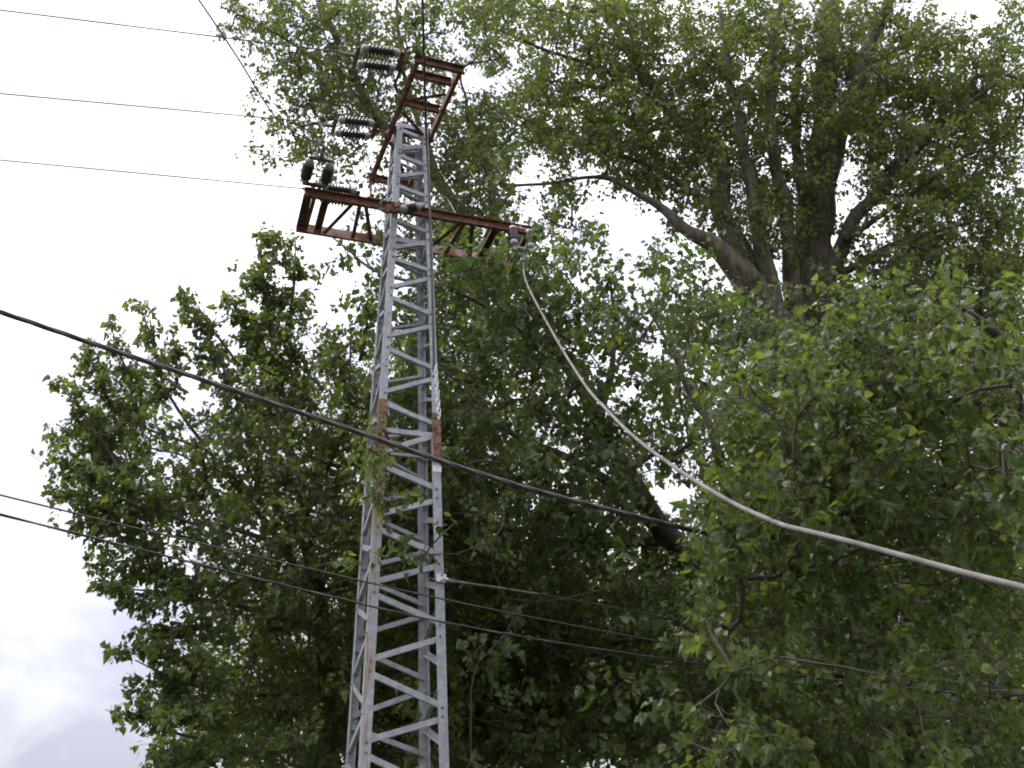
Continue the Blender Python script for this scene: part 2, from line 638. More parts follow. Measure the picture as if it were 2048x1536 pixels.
faces4 = [((-1, -1), (1, -1), -v, False), ((-1, 1), (1, 1), v, True), ((-1, -1), (-1, 1), -u, True), ((1, -1), (1, 1), u, False)]
for (a, b, nout, mirror) in faces4:
    for k, (za, zb) in enumerate(br):
        if za < 0.1 or zb < 0.1:
            continue
        if mirror:
            za, zb = zb, za
        ww = 0.060 if za < ZJ else 0.050
        brace(corner(*a, za), corner(*b, zb), nout, w=ww)
        for cc, oth, zz in ((a, b, za), (b, a, zb)):
            if nout is faces4[0][2] or nout is faces4[2][2]:
                tow = nrm(corner(*oth, zz) - corner(*cc, zz))
                bo = bpy.data.objects.new('bolt', bolt_me(nout))
                COL.objects.link(bo)
                bo.parent = pylon
                bo.location = tuple(corner(*cc, zz) + tow * 0.055)
    # horizontals: the top of the pylon and the splice
    brace(corner(*a, ZTOP - 0.03), corner(*b, ZTOP - 0.03), nout, 'top_rail', w=0.06, shorten=0.0, inset=-0.002)
    brace(corner(*a, ZJ - 0.01), corner(*b, ZJ - 0.01), nout, 'horizontal_strut', w=0.055)
# ring of angles that carries the lower arm
ZARM = 9.48
for (a, b, nout, mirror) in faces4:
    brace(corner(*a, ZARM - 0.42), corner(*b, ZARM - 0.42), nout, 'horizontal_strut', w=0.06)

# flat black discs, not bolts: the dark of open holes painted on the front legs
for (sx, py) in ((-1, 345), (-1, 360), (-1, 500), (-1, 625), (-1, 718), (-1, 731), (1, 512), (1, 700), (-1, 258), (1, 980), (-1, 1010)):
    c = corner(sx, -1, z_at(sx, -1, py)) - sx * u * 0.045 - v * 0.0005
    vv, fl = lathe(c, -v, [(0, 0.010), (0.004, 0.010)], 8)
    add('bolt', mesh_np('bolt', vv, fl), M_BLACK, pylon)


# ---- the arms (parts of the pylon, their steel pieces as sub-parts)
def channel(name, p0, p1, up, opening, H, Fl, mat, parent, t=0.008):
    """C channel from p0 to p1; the web stands along `up`, the flanges point to `opening`"""
    d = nrm(np.asarray(p1) - p0)
    up = nrm(up - d * (up @ d))
    op = nrm(opening - d * (opening @ d) - up * (np.asarray(opening) @ up))
    h = H / 2
    pr = [(-h, 0), (h, 0), (h, Fl), (h - t, Fl), (h - t, t), (-h + t, t), (-h + t, Fl), (-h, Fl)]
    return prism_obj(name, p0, p1, pr, up, op, mat, parent)


def flat(name, p0, p1, up, wdt, thick, mat, parent):
    d = nrm(np.asarray(p1) - p0)
    up = nrm(up - d * (up @ d))
    s = np.cross(d, up)
    pr = [(-wdt / 2, -thick / 2), (wdt / 2, -thick / 2), (wdt / 2, thick / 2), (-wdt / 2, thick / 2)]
    return prism_obj(name, p0, p1, pr, up, s, mat, parent)


arm = empty('cross_arm', parent=pylon)
VF, VB = -0.285, 0.45
AL, AR = -1.345, 1.595


def AP(t, b, dz=0.0):
    return axis_pt(ZARM, t, b) + Zv * dz


channel('beam', AP(AL, VF - 0.0), AP(AR, VF), Zv, -v, 0.122, 0.056, M_RUST, arm)
channel('beam', AP(AL, VB), AP(AR, VB), Zv, v, 0.12, 0.05, M_RUSTP, arm)
for t, hh in ((AL + 0.045, 0.10), (-1.08, 0.09), (1.09, 0.09), (AR - 0.05, 0.10)):
    channel('cross_member', AP(t, VF + 0.01, -0.004), AP(t, VB - 0.004, -0.004), u, -Zv, hh, 0.05, M_RUST, arm)
for t0, t1 in ((-1.22, -1.23), (-0.76, -0.99), (-0.66, -0.62), (-0.58, -0.38), (0.62, 0.36), (0.67, 0.62), (0.78, 0.95)):
    flat('strut', AP(t0, VF + 0.012, -0.045), AP(t1, VB - 0.005, -0.045), u, 0.05, 0.008, M_RUST, arm)
# seats that tie the arm to the legs
for t in (-0.245, 0.245):
    flat('tie_plate', AP(t, VF + 0.012, 0.0), AP(t, VB - 0.01, 0.0), Zv, 0.06, 0.008, M_RUST, arm)

ZF = ZTOP - 0.10
frame = empty('cross_arm', parent=pylon)
fl0, fl1 = ptz(837, 128, ZF), ptz(742, 372, ZF)
fr0 = ptz(915, 142, ZF)
fdir = nrm(fl1 - fl0)
flen = np.linalg.norm(fl1 - fl0)
fside = nrm((fr0 - fl0) - fdir * ((fr0 - fl0) @ fdir))
fw = float((fr0 - fl0) @ fside)
fl0 = fl0 - fdir * 0.05
channel('beam', fl0, fl1, Zv, -fside, 0.10, 0.05, M_RUST, frame)
channel('beam', fl0 + fside * fw, fl0 + fside * fw + fdir * (flen + 0.05), Zv, fside, 0.10, 0.05, M_RUST, frame)


def FP(s, a, dz=0.0):
    return fl0 + fdir * s + fside * (fw * a) + Zv * dz


def s_at(px, py):
    return float((ptz(px, py, ZF) - fl0) @ fdir)


s_mid = s_at(785, 262)
s_far = s_at(747, 358)
for s in (0.0, s_at(829, 150), s_at(808, 206), s_mid, s_far):
    first = s == 0.0
    a0, a1 = (-0.14, 1.16) if first or s in (s_mid, s_far) else (0.03, 0.97)
    channel('cross_member', FP(s, a0, 0.0), FP(s, a1, 0.0), Zv, -fdir, 0.11, 0.05, M_RUST, frame)
flat('hanger', FP(s_far + 0.02, -0.06, 0.03), FP(s_far + 0.02, -0.06, -0.40), fdir, 0.10, 0.012, M_RUST, frame)
flat('hanger', FP(s_far + 0.02, -0.15, -0.34), FP(s_far + 0.02, 0.75, -0.34), Zv, 0.09, 0.012, M_RUST, frame)
s1, s2 = s_at(809, 198), s_at(800, 220)
flat('strut', FP(s1, 0.05, -0.02), FP(s1 - 0.28, 0.95, -0.02), fdir, 0.05, 0.008, M_RUST, frame)
flat('strut', FP(s2, 0.05, -0.02), FP(s2 + 0.42, 0.95, -0.02), fdir, 0.05, 0.008, M_RUST, frame)
flat('strut', FP(s_mid + 0.2, 0.05, -0.02), FP(s_far - 0.1, 0.95, -0.02), fdir, 0.05, 0.008, M_RUST, frame)


# ------------------------------------------------------------------ insulators
def insulator(parent, p, axis, L=0.46, nshed=7):
    """long-rod insulator: brown porcelain with sheds, a pale cap at each end"""
    axis = nrm(axis)
    cap = 0.075
    prof = [(cap, 0.032)]
    body = L - 2 * cap
    for i in range(nshed):
        s0 = cap + body * (i + 0.12) / nshed
        s1 = cap + body * (i + 0.5) / nshed
        s2 = cap + body * (i + 0.62) / nshed
        s3 = cap + body * (i + 0.98) / nshed
        prof += [(s0, 0.038), (s1, 0.070), (s2, 0.071), (s3, 0.038)]
    prof.append((L - cap, 0.032))
    vv, fl = lathe(p, axis, prof, 16)
    ins = add('insulator', mesh_np('insulator', vv, fl, smooth=True), M_PORC, parent)
    for a, sg in ((0.0, 1), (L, -1)):
        vv, fl = lathe(p + axis * a, axis * sg, [(0, 0.024), (0.012, 0.044), (0.03, 0.052), (0.068, 0.052), (0.080, 0.046), (0.0801, 0.02)], 16)
        add('cap', mesh_np('cap', vv, fl, smooth=True), M_CAP, ins)
    return ins


def plate(name, parent, a, b, width, thick, ndir, mat):
    """flat link from a to b"""
    d = nrm(np.asarray(b) - a)
    ndir = nrm(ndir - d * (np.asarray(ndir) @ d))
    w = np.cross(d, ndir)
    a2, b2 = a - d * width * 0.4, b + d * width * 0.4
    h = width / 2
    pts = [(-h * 0.55, 0), (-h, h), (-h, np.linalg.norm(b2 - a2) - h), (-h * 0.55, np.linalg.norm(b2 - a2)),
           (h * 0.55, np.linalg.norm(b2 - a2)), (h, np.linalg.norm(b2 - a2) - h), (h, h), (h * 0.55, 0)]
    vv = np.array([a2 + w * x + d * y + ndir * (thick / 2) for x, y in pts] + [a2 + w * x + d * y - ndir * (thick / 2) for x, y in pts])
    i = np.arange(8)
    j = (i + 1) % 8
    q = np.stack([i, j, j + 8, i + 8], -1)
    return add(name, mesh_np(name, vv, [q, np.array([list(range(8))[::-1], list(range(8, 16))])]), mat, parent)


def dead_end_clamp(parent, p, axis, up):
    """bolted strain clamp: a curved body with a loop tail and two bolts"""
    axis, up = nrm(axis), nrm(up)
    C = np.array([p - axis * 0.02, p + axis * 0.06, p + axis * 0.13 + up * 0.005, p + axis * 0.2 + up * 0.035])
    vv, fl = tube(catmull(C, 0.02), [0.02, 0.022, 0.025, 0.026, 0.026, 0.025, 0.024, 0.022, 0.02, 0.018, 0.016, 0.014, 0.013][:len(catmull(C, 0.02))] + [0.013] * max(0, len(catmull(C, 0.02)) - 13), 8)
    o = add('clamp', mesh_np('clamp', vv, fl, smooth=True), M_CLAMP, parent)
    th = np.linspace(0.2, 2 * math.pi - 0.4, 20)
    ring = p + axis * 0.13 + up * 0.075 + np.outer(np.cos(th), axis) * 0.055 + np.outer(np.sin(th), up) * 0.05
    tube_obj('clamp_tail', ring, 0.008, M_CLAMP, o, 6)
    for k in (0.06, 0.11):
        vv, fl = lathe(p + axis * k - up * 0.035, up, [(0, 0.012), (0.012, 0.012), (0.0121, 0.006), (0.06, 0.006), (0.0601, 0.012), (0.07, 0.012)], 6)
        add('clamp_bolt', mesh_np('clamp_bolt', vv, fl), M_CLAMP, o)
    return o


def ins_pair(label, anchor, axis, sep, up, gap=0.27, link=0.16, L=0.46, clamp=True):
    """two insulators side by side between yoke plates, hung at anchor and pulled along axis"""
    axis = nrm(axis)
    sep = nrm(sep - axis * (np.asarray(sep) @ axis))
    up = nrm(np.cross(axis, sep)) * (1 if np.cross(axis, sep) @ np.asarray(up) > 0 else -1)
    r = empty('insulator_pair', label, 'insulator', 'insulator pairs on the pylon arms')
    # hook and link at the arm
    vv, fl = tube(catmull(np.array([anchor + up * 0.02 - axis * 0.03, anchor - up * 0.025 - axis * 0.0, anchor + axis * 0.05, anchor + axis * link * 0.7]), 0.02), 0.013, 7)
    add('shackle', mesh_np('shackle', vv, fl, smooth=True), M_CAP, r)
    y0 = anchor + axis * link
    plate('link_plate', r, anchor + axis * 0.05, y0 + axis * 0.02, 0.05, 0.016, up, M_RUST)
    plate('yoke_plate', r, y0 - sep * gap / 2, y0 + sep * gap / 2, 0.06, 0.012, up, M_RUST)
    st = y0 + axis * 0.03
    for sg in (-1, 1):
        insulator(r, st + sep * sg * gap / 2, axis, L)
    y1 = st + axis * (L + 0.035)
    plate('yoke_plate', r, y1 - sep * gap / 2, y1 + sep * gap / 2, 0.05, 0.012, up, M_CLAMP)
    end = y1 + axis * 0.05
    if clamp:
        dead_end_clamp(r, y1 + axis * 0.02, axis, up)
        end = y1 + axis * 0.2 + up * 0.03
    return r, end


line_dir = nrm(-u + np.array([0, 0, -0.11]))
p1, e1 = ins_pair('brown insulator pair at the top end of the upper arm', FP(0.0, -0.16, -0.05), line_dir, fdir, Zv)
p2, e2 = ins_pair('brown insulator pair just left of the grey pylon top', FP(s_mid, -0.16, -0.03), line_dir, fdir, Zv)
p3, e3 = ins_pair('brown insulator pair lying just above the left half of the lower arm', FP(s_far + 0.02, -0.12, -0.34), nrm(-u + np.array([0, 0, -0.05])), fdir, Zv)
p4, e4 = ins_pair('upright insulator pair on the left tip of the lower arm', AP(-1.245, VF, 0.08), nrm(-v * 1.0 + Zv * 0.10 + u * 0.02), u, Zv, gap=0.24, link=0.08, L=0.40)
a5, q5 = pt(846, 410, 10.98), pt(784, 420, 10.84)
p5, e5 = ins_pair('slack insulator pair with rusty clamps slumped against the pylon leg on the lower arm', a5, nrm(q5 - a5), nrm(-v * 0.75 - Zv * 0.65), -v, gap=0.15, link=0.04, L=0.27)
ax5 = nrm(q5 - a5)
for k, (off, ln, wd) in enumerate(((0.33, 0.16, 0.06), (0.36, 0.13, 0.05))):
    c5 = a5 + ax5 * off + (Zv * 0.05 if k == 0 else -Zv * 0.045) - v * 0.03
    plate('clamp_strap', p5, c5, c5 + ax5 * ln + Zv * (0.02 if k else -0.03), wd, 0.03, -v, M_RUST)
    vv, fl = lathe(c5 + ax5 * ln * 0.6 - v * 0.02, -v, [(0, 0.02), (0.02, 0.02), (0.0201, 0.011), (0.05, 0.011)], 6)
    add('clamp_bolt', mesh_np('clamp_bolt', vv, fl), M_RUST, p5)
a6, q6 = pt(1041, 453, 11.55), pt(1048, 522, 11.2)
p6, e6 = ins_pair('hanging insulator pair at the right tip of the lower arm above leaves', a6, nrm(q6 - a6), u, -v, gap=0.215, link=0.04, L=0.42)


# ------------------------------------------------------------------ wires
def poly(points):
    return np.array([pt(*p) for p in points])


def wire(name, label, pts, rad, mat, step=0.15, sides=6, cat='wire', group=None, **kw):
    C = catmull(np.asarray(pts, float), step)
    if isinstance(rad, tuple):
        rad = np.linspace(rad[0], rad[1], len(C))
    o = tube_obj(name, C, rad, mat, None, sides, **kw)
    return tag(o, label, cat, group)


def along(start, px, py, dirv, sag=0.0, beyond=18.0):
    """a span from start that passes pixel px,py while running in plan along dirv, and goes on past it"""
    d = ray(px, py)
    # CAM + d*t lies in the vertical plane through start with direction dirv
    nx = np.array([-dirv[1], dirv[0]])
    t = (nx @ (start[:2] - CAM[:2])) / (nx @ d[:2])
    q = CAM + d * t
    seg = q - start
    m = start + seg * 0.5 - Zv * sag
    far = q + nrm(seg) * beyond
    return [start, m, q, far]


wire('line_wire', 'thin line wire running left from the top end of the upper arm', along(e1, 0, 20, -u), 0.0078, M_WIRE, group='thin wires leaving to the left')
wire('line_wire', 'thin line wire running left from beside the grey pylon top', along(e2, 0, 187, -u), 0.0078, M_WIRE, group='thin wires leaving to the left')
wire('line_wire', 'thin line wire reaching the left tip of the lower arm', along(e3, 0, 320, -u), 0.0078, M_WIRE, group='thin wires leaving to the left')
wire('overhead_wire', 'dark wire slanting down to the insulators on the left arm tip', [e4, pt(560, 244, 9.4), pt(475, 115, 8.1), pt(398, 0, 7.0), pt(230, -240, 5.2), pt(0, -620, 3.6)], 0.0090, M_BLACK, group='wires coming overhead')
wire('overhead_wire', 'thin dark wire falling past the two upper insulator pairs', [FP(s_far, -0.06, 0.06), pt(738, 318, 12.0), pt(708, 235, 11.2), pt(680, 168, 10.4), pt(655, 86, 9.4), pt(632, 0, 8.4), pt(590, -170, 6.8), pt(520, -500, 4.6)], 0.0075, M_BLACK, group='wires coming overhead')
wire('overhead_cable', 'thick black cable dropping from overhead down the front of the pylon', [pt(868, 742, 10.72), pt(866, 640, 10.76), pt(862, 500, 10.8), pt(857, 360, 10.8), pt(852, 250, 10.6), pt(848, 120, 9.6), pt(845, 0, 8.6), pt(838, -260, 6.8), pt(826, -700, 4.8)], 0.0145, M_BLACK, sides=8, cat='cable')

# jumpers between the clamps
wire('jumper_wire', 'short thin jumper rising from the left arm tip', [e4 + Zv * 0.02, pt(633, 312, 10.6), pt(640, 285, 10.7), pt(652, 262, 10.8), e2], 0.004, M_WIRE, 0.05)
wire('jumper_wire', 'thin jumper slanting from the insulators beside the pylon top to the slack pair', [e2, pt(700, 308, 10.8), pt(741, 362, 10.75), pt(764, 394, 10.75), e5], 0.0045, M_WIRE, 0.05)
wire('jumper_wire', 'thin level wire above the insulators of the left lower arm', [e4 + u * 0.1 - Zv * 0.1, pt(672, 361, 10.9), pt(710, 363, 11.4), FP(s_far, 0.0, -0.05)], 0.004, M_WIRE, 0.05)
wire('jumper_wire', 'pale rod slanting down right from the pylon to the lower arm', [corner(1, 0.5, ZARM + 0.55), pt(890, 395, 12.4), pt(915, 432, 12.1), pt(945, 462, 11.9)], 0.009, M_ALU, 0.05)

# fallen stranded conductor that comes to the viewer's right hand
W7 = [e6, pt(1048, 545, 10.3), pt(1062, 585, 9.5), pt(1115, 682, 8.1), pt(1165, 762, 7.0), pt(1190, 795, 6.6), pt(1200, 805, 6.45), pt(1262, 868, 5.8), pt(1350, 935, 5.15), pt(1455, 1000, 4.6),
      pt(1540, 1040, 4.22), pt(1558, 1047, 4.16), pt(1580, 1054, 4.08), pt(1680, 1078, 3.8), pt(1800, 1110, 3.52), pt(1920, 1143, 3.3), pt(2048, 1175, 3.1), pt(2220, 1220, 2.85)]
wire('slack_conductor', 'thick grey stranded conductor sagging from the right arm tip to the near right', W7, 0.0105, M_ALU, 0.016, 44, 'cable',
     prof=lambda th: 0.90 + 0.10 * np.abs(np.sin(th * 5.5)), twist=44.0, smooth=False)

# bundled and single service cables crossing in front of the pylon
wire('cable_bundle', 'thick twisted dark cable bundle crossing in front of the pylon', [pt(-260, 540, 6.2), pt(0, 624, 6.6), pt(200, 692, 6.9), pt(400, 758, 7.2), pt(600, 825, 7.5), pt(750, 876, 7.75), pt(900, 928, 8.0), pt(1060, 978, 8.3), pt(1260, 1030, 8.7), pt(1480, 1082, 9.2), pt(1800, 1150, 10.0), pt(2200, 1215, 11)],
     (0.0185, 0.0270), M_BUNDLE, 0.03, 36, 'cable', prof=lambda th: 0.70 + 0.30 * np.abs(np.cos(th * 1.5)) ** 0.7, twist=9.0)
wire('service_cable', 'upper of two slim black cables crossing low in front of the pylon', [pt(-250, 930, 7.4), pt(0, 990, 7.8), pt(300, 1063, 8.3), pt(600, 1133, 8.8), pt(880, 1197, 9.3), pt(1200, 1261, 10.0), pt(1500, 1312, 10.7), pt(2000, 1375, 12)], 0.0074, M_BLACK, cat='cable')
C10 = [pt(-250, 966, 7.2), pt(0, 1029, 7.6), pt(300, 1104, 8.1), pt(600, 1178, 8.6), pt(880, 1243, 9.1), pt(1200, 1299, 9.8), pt(1560, 1347, 10.6), pt(2000, 1395, 11.8)]
wire('service_cable', 'lower paired black cable crossing low in front of the pylon', C10, 0.0108, M_BLACK, 0.04, 20, 'cable', prof=lambda th: 0.55 + 0.45 * np.abs(np.cos(th)), twist=6.0)
cl = corner(1, -1, z_at(1, -1, 1158)) - v * 0.02
wire('service_cable', 'slim dark cable leaving right from the pale clamp on the pylon leg', [cl + u * 0.05 - v * 0.03, pt(935, 1166, 11.1), pt(1060, 1185, 11.5), pt(1250, 1219, 12.2), pt(1430, 1250, 12.9), pt(1800, 1300, 14.5)], 0.010, M_BLACK, cat='cable')
wire('grip_sleeve', 'pale spiral grip wrapped on the cable at the pylon clamp', [pt(889, 1161, 10.92), pt(935, 1167, 11.07), pt(1000, 1176, 11.28), pt(1075, 1188, 11.53)], 0.0125, M_ALU, 0.015, 16, 'grip', prof=lambda th: 0.8 + 0.3 * np.abs(np.cos(th)), twist=40.0)
wire('drooping_cable', 'short black cable looping behind the front right pylon leg', [pt(915, 1042, 11.15), pt(890, 1064, 10.98), pt(866, 1088, 11.0), pt(848, 1112, 11.2), pt(842, 1132, 11.25), pt(850, 1150, 11.1), pt(872, 1162, 10.95)], 0.0085, M_BLACK, 0.04, cat='cable')

clampo = empty('cable_clamp', 'small pale bracket clamped on the front right pylon leg', 'clamp')
box_obj('bracket', cl - u * 0.035, u, v, Zv, 0.055, 0.012, 0.045, M_PALE, clampo, 0.004)
box_obj('bracket_arm', cl + u * 0.035 - v * 0.02 - Zv * 0.01, nrm(u - Zv * 0.25), v, nrm(Zv + u * 0.25), 0.05, 0.008, 0.012, M_PALE, clampo, 0.003)
for dz in (-0.03, 0.03):
    vv, fl = lathe(cl - u * 0.03 - v * 0.012 + Zv * dz, -v, [(0, 0.011), (0.01, 0.011), (0.0101, 0.005), (0.03, 0.005)], 6)
    add('bolt', mesh_np('bolt', vv, fl), M_CLAMP, clampo)

chain = empty('hanging_chain', 'short shiny chain hanging down the front right pylon leg', 'chain')
for k in range(11):
    py = 736 + k * 9.6
    c = pt(871 + k * 0.75, py, 10.69)
    th = np.linspace(0, 2 * math.pi, 15)[:-1]
    a = np.array([0, 0, 1.0])
    b = nrm(u * (1 if k % 2 else 0.35) - v * (0.2 if k % 2 else 0.95))
    ring = c + np.outer(np.cos(th) * 0.036, a) + np.outer(np.sin(th) * 0.018, b)
    ring = np.vstack([ring, ring[:1]])
    tube_obj('link', ring, 0.0065, M_PALE, chain, 6)


# ------------------------------------------------------------------ trees
# leaf outlines (x across, y along, z up off the blade); the first is lobed for the near trees
LEAF_NEAR_V = np.array([(0, 0, 0), (0.30, 0.02, 0.03), (0.53, 0.27, 0.05), (0.36, 0.42, 0.05), (0.36, 0.62, 0.03), (0, 1.05, -0.10),
                        (-0.36, 0.62, 0.03), (-0.36, 0.42, 0.05), (-0.53, 0.27, 0.05), (-0.30, 0.02, 0.03), (0, 0.45, -0.02)])
LEAF_NEAR_F = np.array([(10, i, (i + 1) % 10) for i in range(10)])
LEAF_MID_V = np.array([(0, 0, 0), (0.46, 0.16, 0.06), (0.40, 0.50, 0.04), (0, 1.05, -0.08), (-0.40, 0.50, 0.04), (-0.46, 0.16, 0.06)])
LEAF_MID_F = np.array([(0, 1, 2), (0, 2, 3), (0, 3, 4), (0, 4, 5)])
LEAF_FAR_V = np.array([(0, 0, 0), (0.47, 0.30, 0.07), (0, 1.05, -0.05), (-0.47, 0.30, 0.07)])
LEAF_FAR_F = np.array([(0, 1, 2), (0, 2, 3)])


def leaf_cloud(base, axis, normal, size, tint, stalk0, V, F, stalks=True):
    """many leaves as arrays: verts, faces, material index, tint"""
    n = len(base)
    axis = nrm(axis)
    normal = nrm(normal - axis * np.sum(normal * axis, 1, keepdims=True))
    side = np.cross(axis, normal)
    k = len(V)
    g = np.random.default_rng(n + 5)
    wx = g.uniform(0.72, 1.12, n)[:, None, None]
    wz = (g.normal(1.0, 1.1, n))[:, None, None]
    curl = (g.normal(0, 0.16, n))[:, None, None] * V[None, :, 1:2] ** 2
    vv = base[:, None, :] + size[:, None, None] * (side[:, None, :] * V[None, :, :1] * wx + axis[:, None, :] * V[None, :, 1:2] + normal[:, None, :] * (V[None, :, 2:] * wz + curl))
    ff = (F[None] + (np.arange(n) * k)[:, None, None]).reshape(-1, 3)
    verts = vv.reshape(-1, 3)
    tt = np.repeat(tint, k)
    mi = np.zeros(len(ff), np.int32)
    if stalks:
        w = side * 0.0022
        sv = np.stack([stalk0 + w, stalk0 - w, base - w * 0.7, base + w * 0.7], 1).reshape(-1, 3)
        off = len(verts)
        idx = off + np.arange(n)[:, None] * 4
        sf = np.concatenate([idx + np.array([[0, 1, 2]]), idx + np.array([[0, 2, 3]])])
        verts = np.concatenate([verts, sv])
        ff = np.concatenate([ff, sf])
        mi = np.concatenate([mi, np.ones(len(sf), np.int32)])
        tt = np.concatenate([tt, np.repeat(tint, 4)])
    return verts, ff, mi, tt


def frusta(A, B, ra, rb, sides):
    d = nrm(B - A)
    ref = np.where(np.abs(d[:, 2:]) < 0.9, np.array([[0, 0, 1.0]]), np.array([[1.0, 0, 0]]))
    n = nrm(np.cross(d, ref))
    b = np.cross(d, n)
    th = np.arange(sides) / sides * 2 * math.pi
    ring = n[:, None] * np.cos(th)[None, :, None] + b[:, None] * np.sin(th)[None, :, None]
    va = A[:, None] + ring * ra[:, None, None]
    vb = B[:, None] + ring * rb[:, None, None]
    vv = np.concatenate([va, vb], 1).reshape(-1, 3)
    m = len(A)
    j = np.arange(sides)
    k = (j + 1) % sides
    q = np.stack([j, k, k + sides, j + sides], -1)[None] + (np.arange(m) * 2 * sides)[:, None, None]
    return vv, q.reshape(-1, 4)


def bark_tube(C, rad, sides, seed):
    """a trunk or limb: tapered tube with burls and furrows"""
    r0 = np.random.default_rng(seed)
    v0, fl = tube(C, rad, sides, cap=True)
    vv = v0.reshape(len(C), sides, 3)
    s = np.linspace(0, len(C) * 0.35, len(C))
    th = np.arange(sides) / sides * 2 * math.pi
    f = np.zeros((len(C), sides))
    for _ in range(9):
        a, kk, ph, w = r0.normal() * 0.035, r0.integers(1, 6), r0.uniform(0, 6.28), r0.uniform(0.4, 2.2)
        f += a * np.sin(kk * th[None] + ph + w * s[:, None])
    vv = C[:, None, :] + (vv - C[:, None, :]) * (1 + f)[..., None]
    return vv.reshape(-1, 3), fl


def grid_cells(txt):
    cells = []
    for r, line in txt.items():
        for c, ch in enumerate(line):
            if ch.isdigit() and ch != '0':
                cells.append((c, r, int(ch)))
    return cells


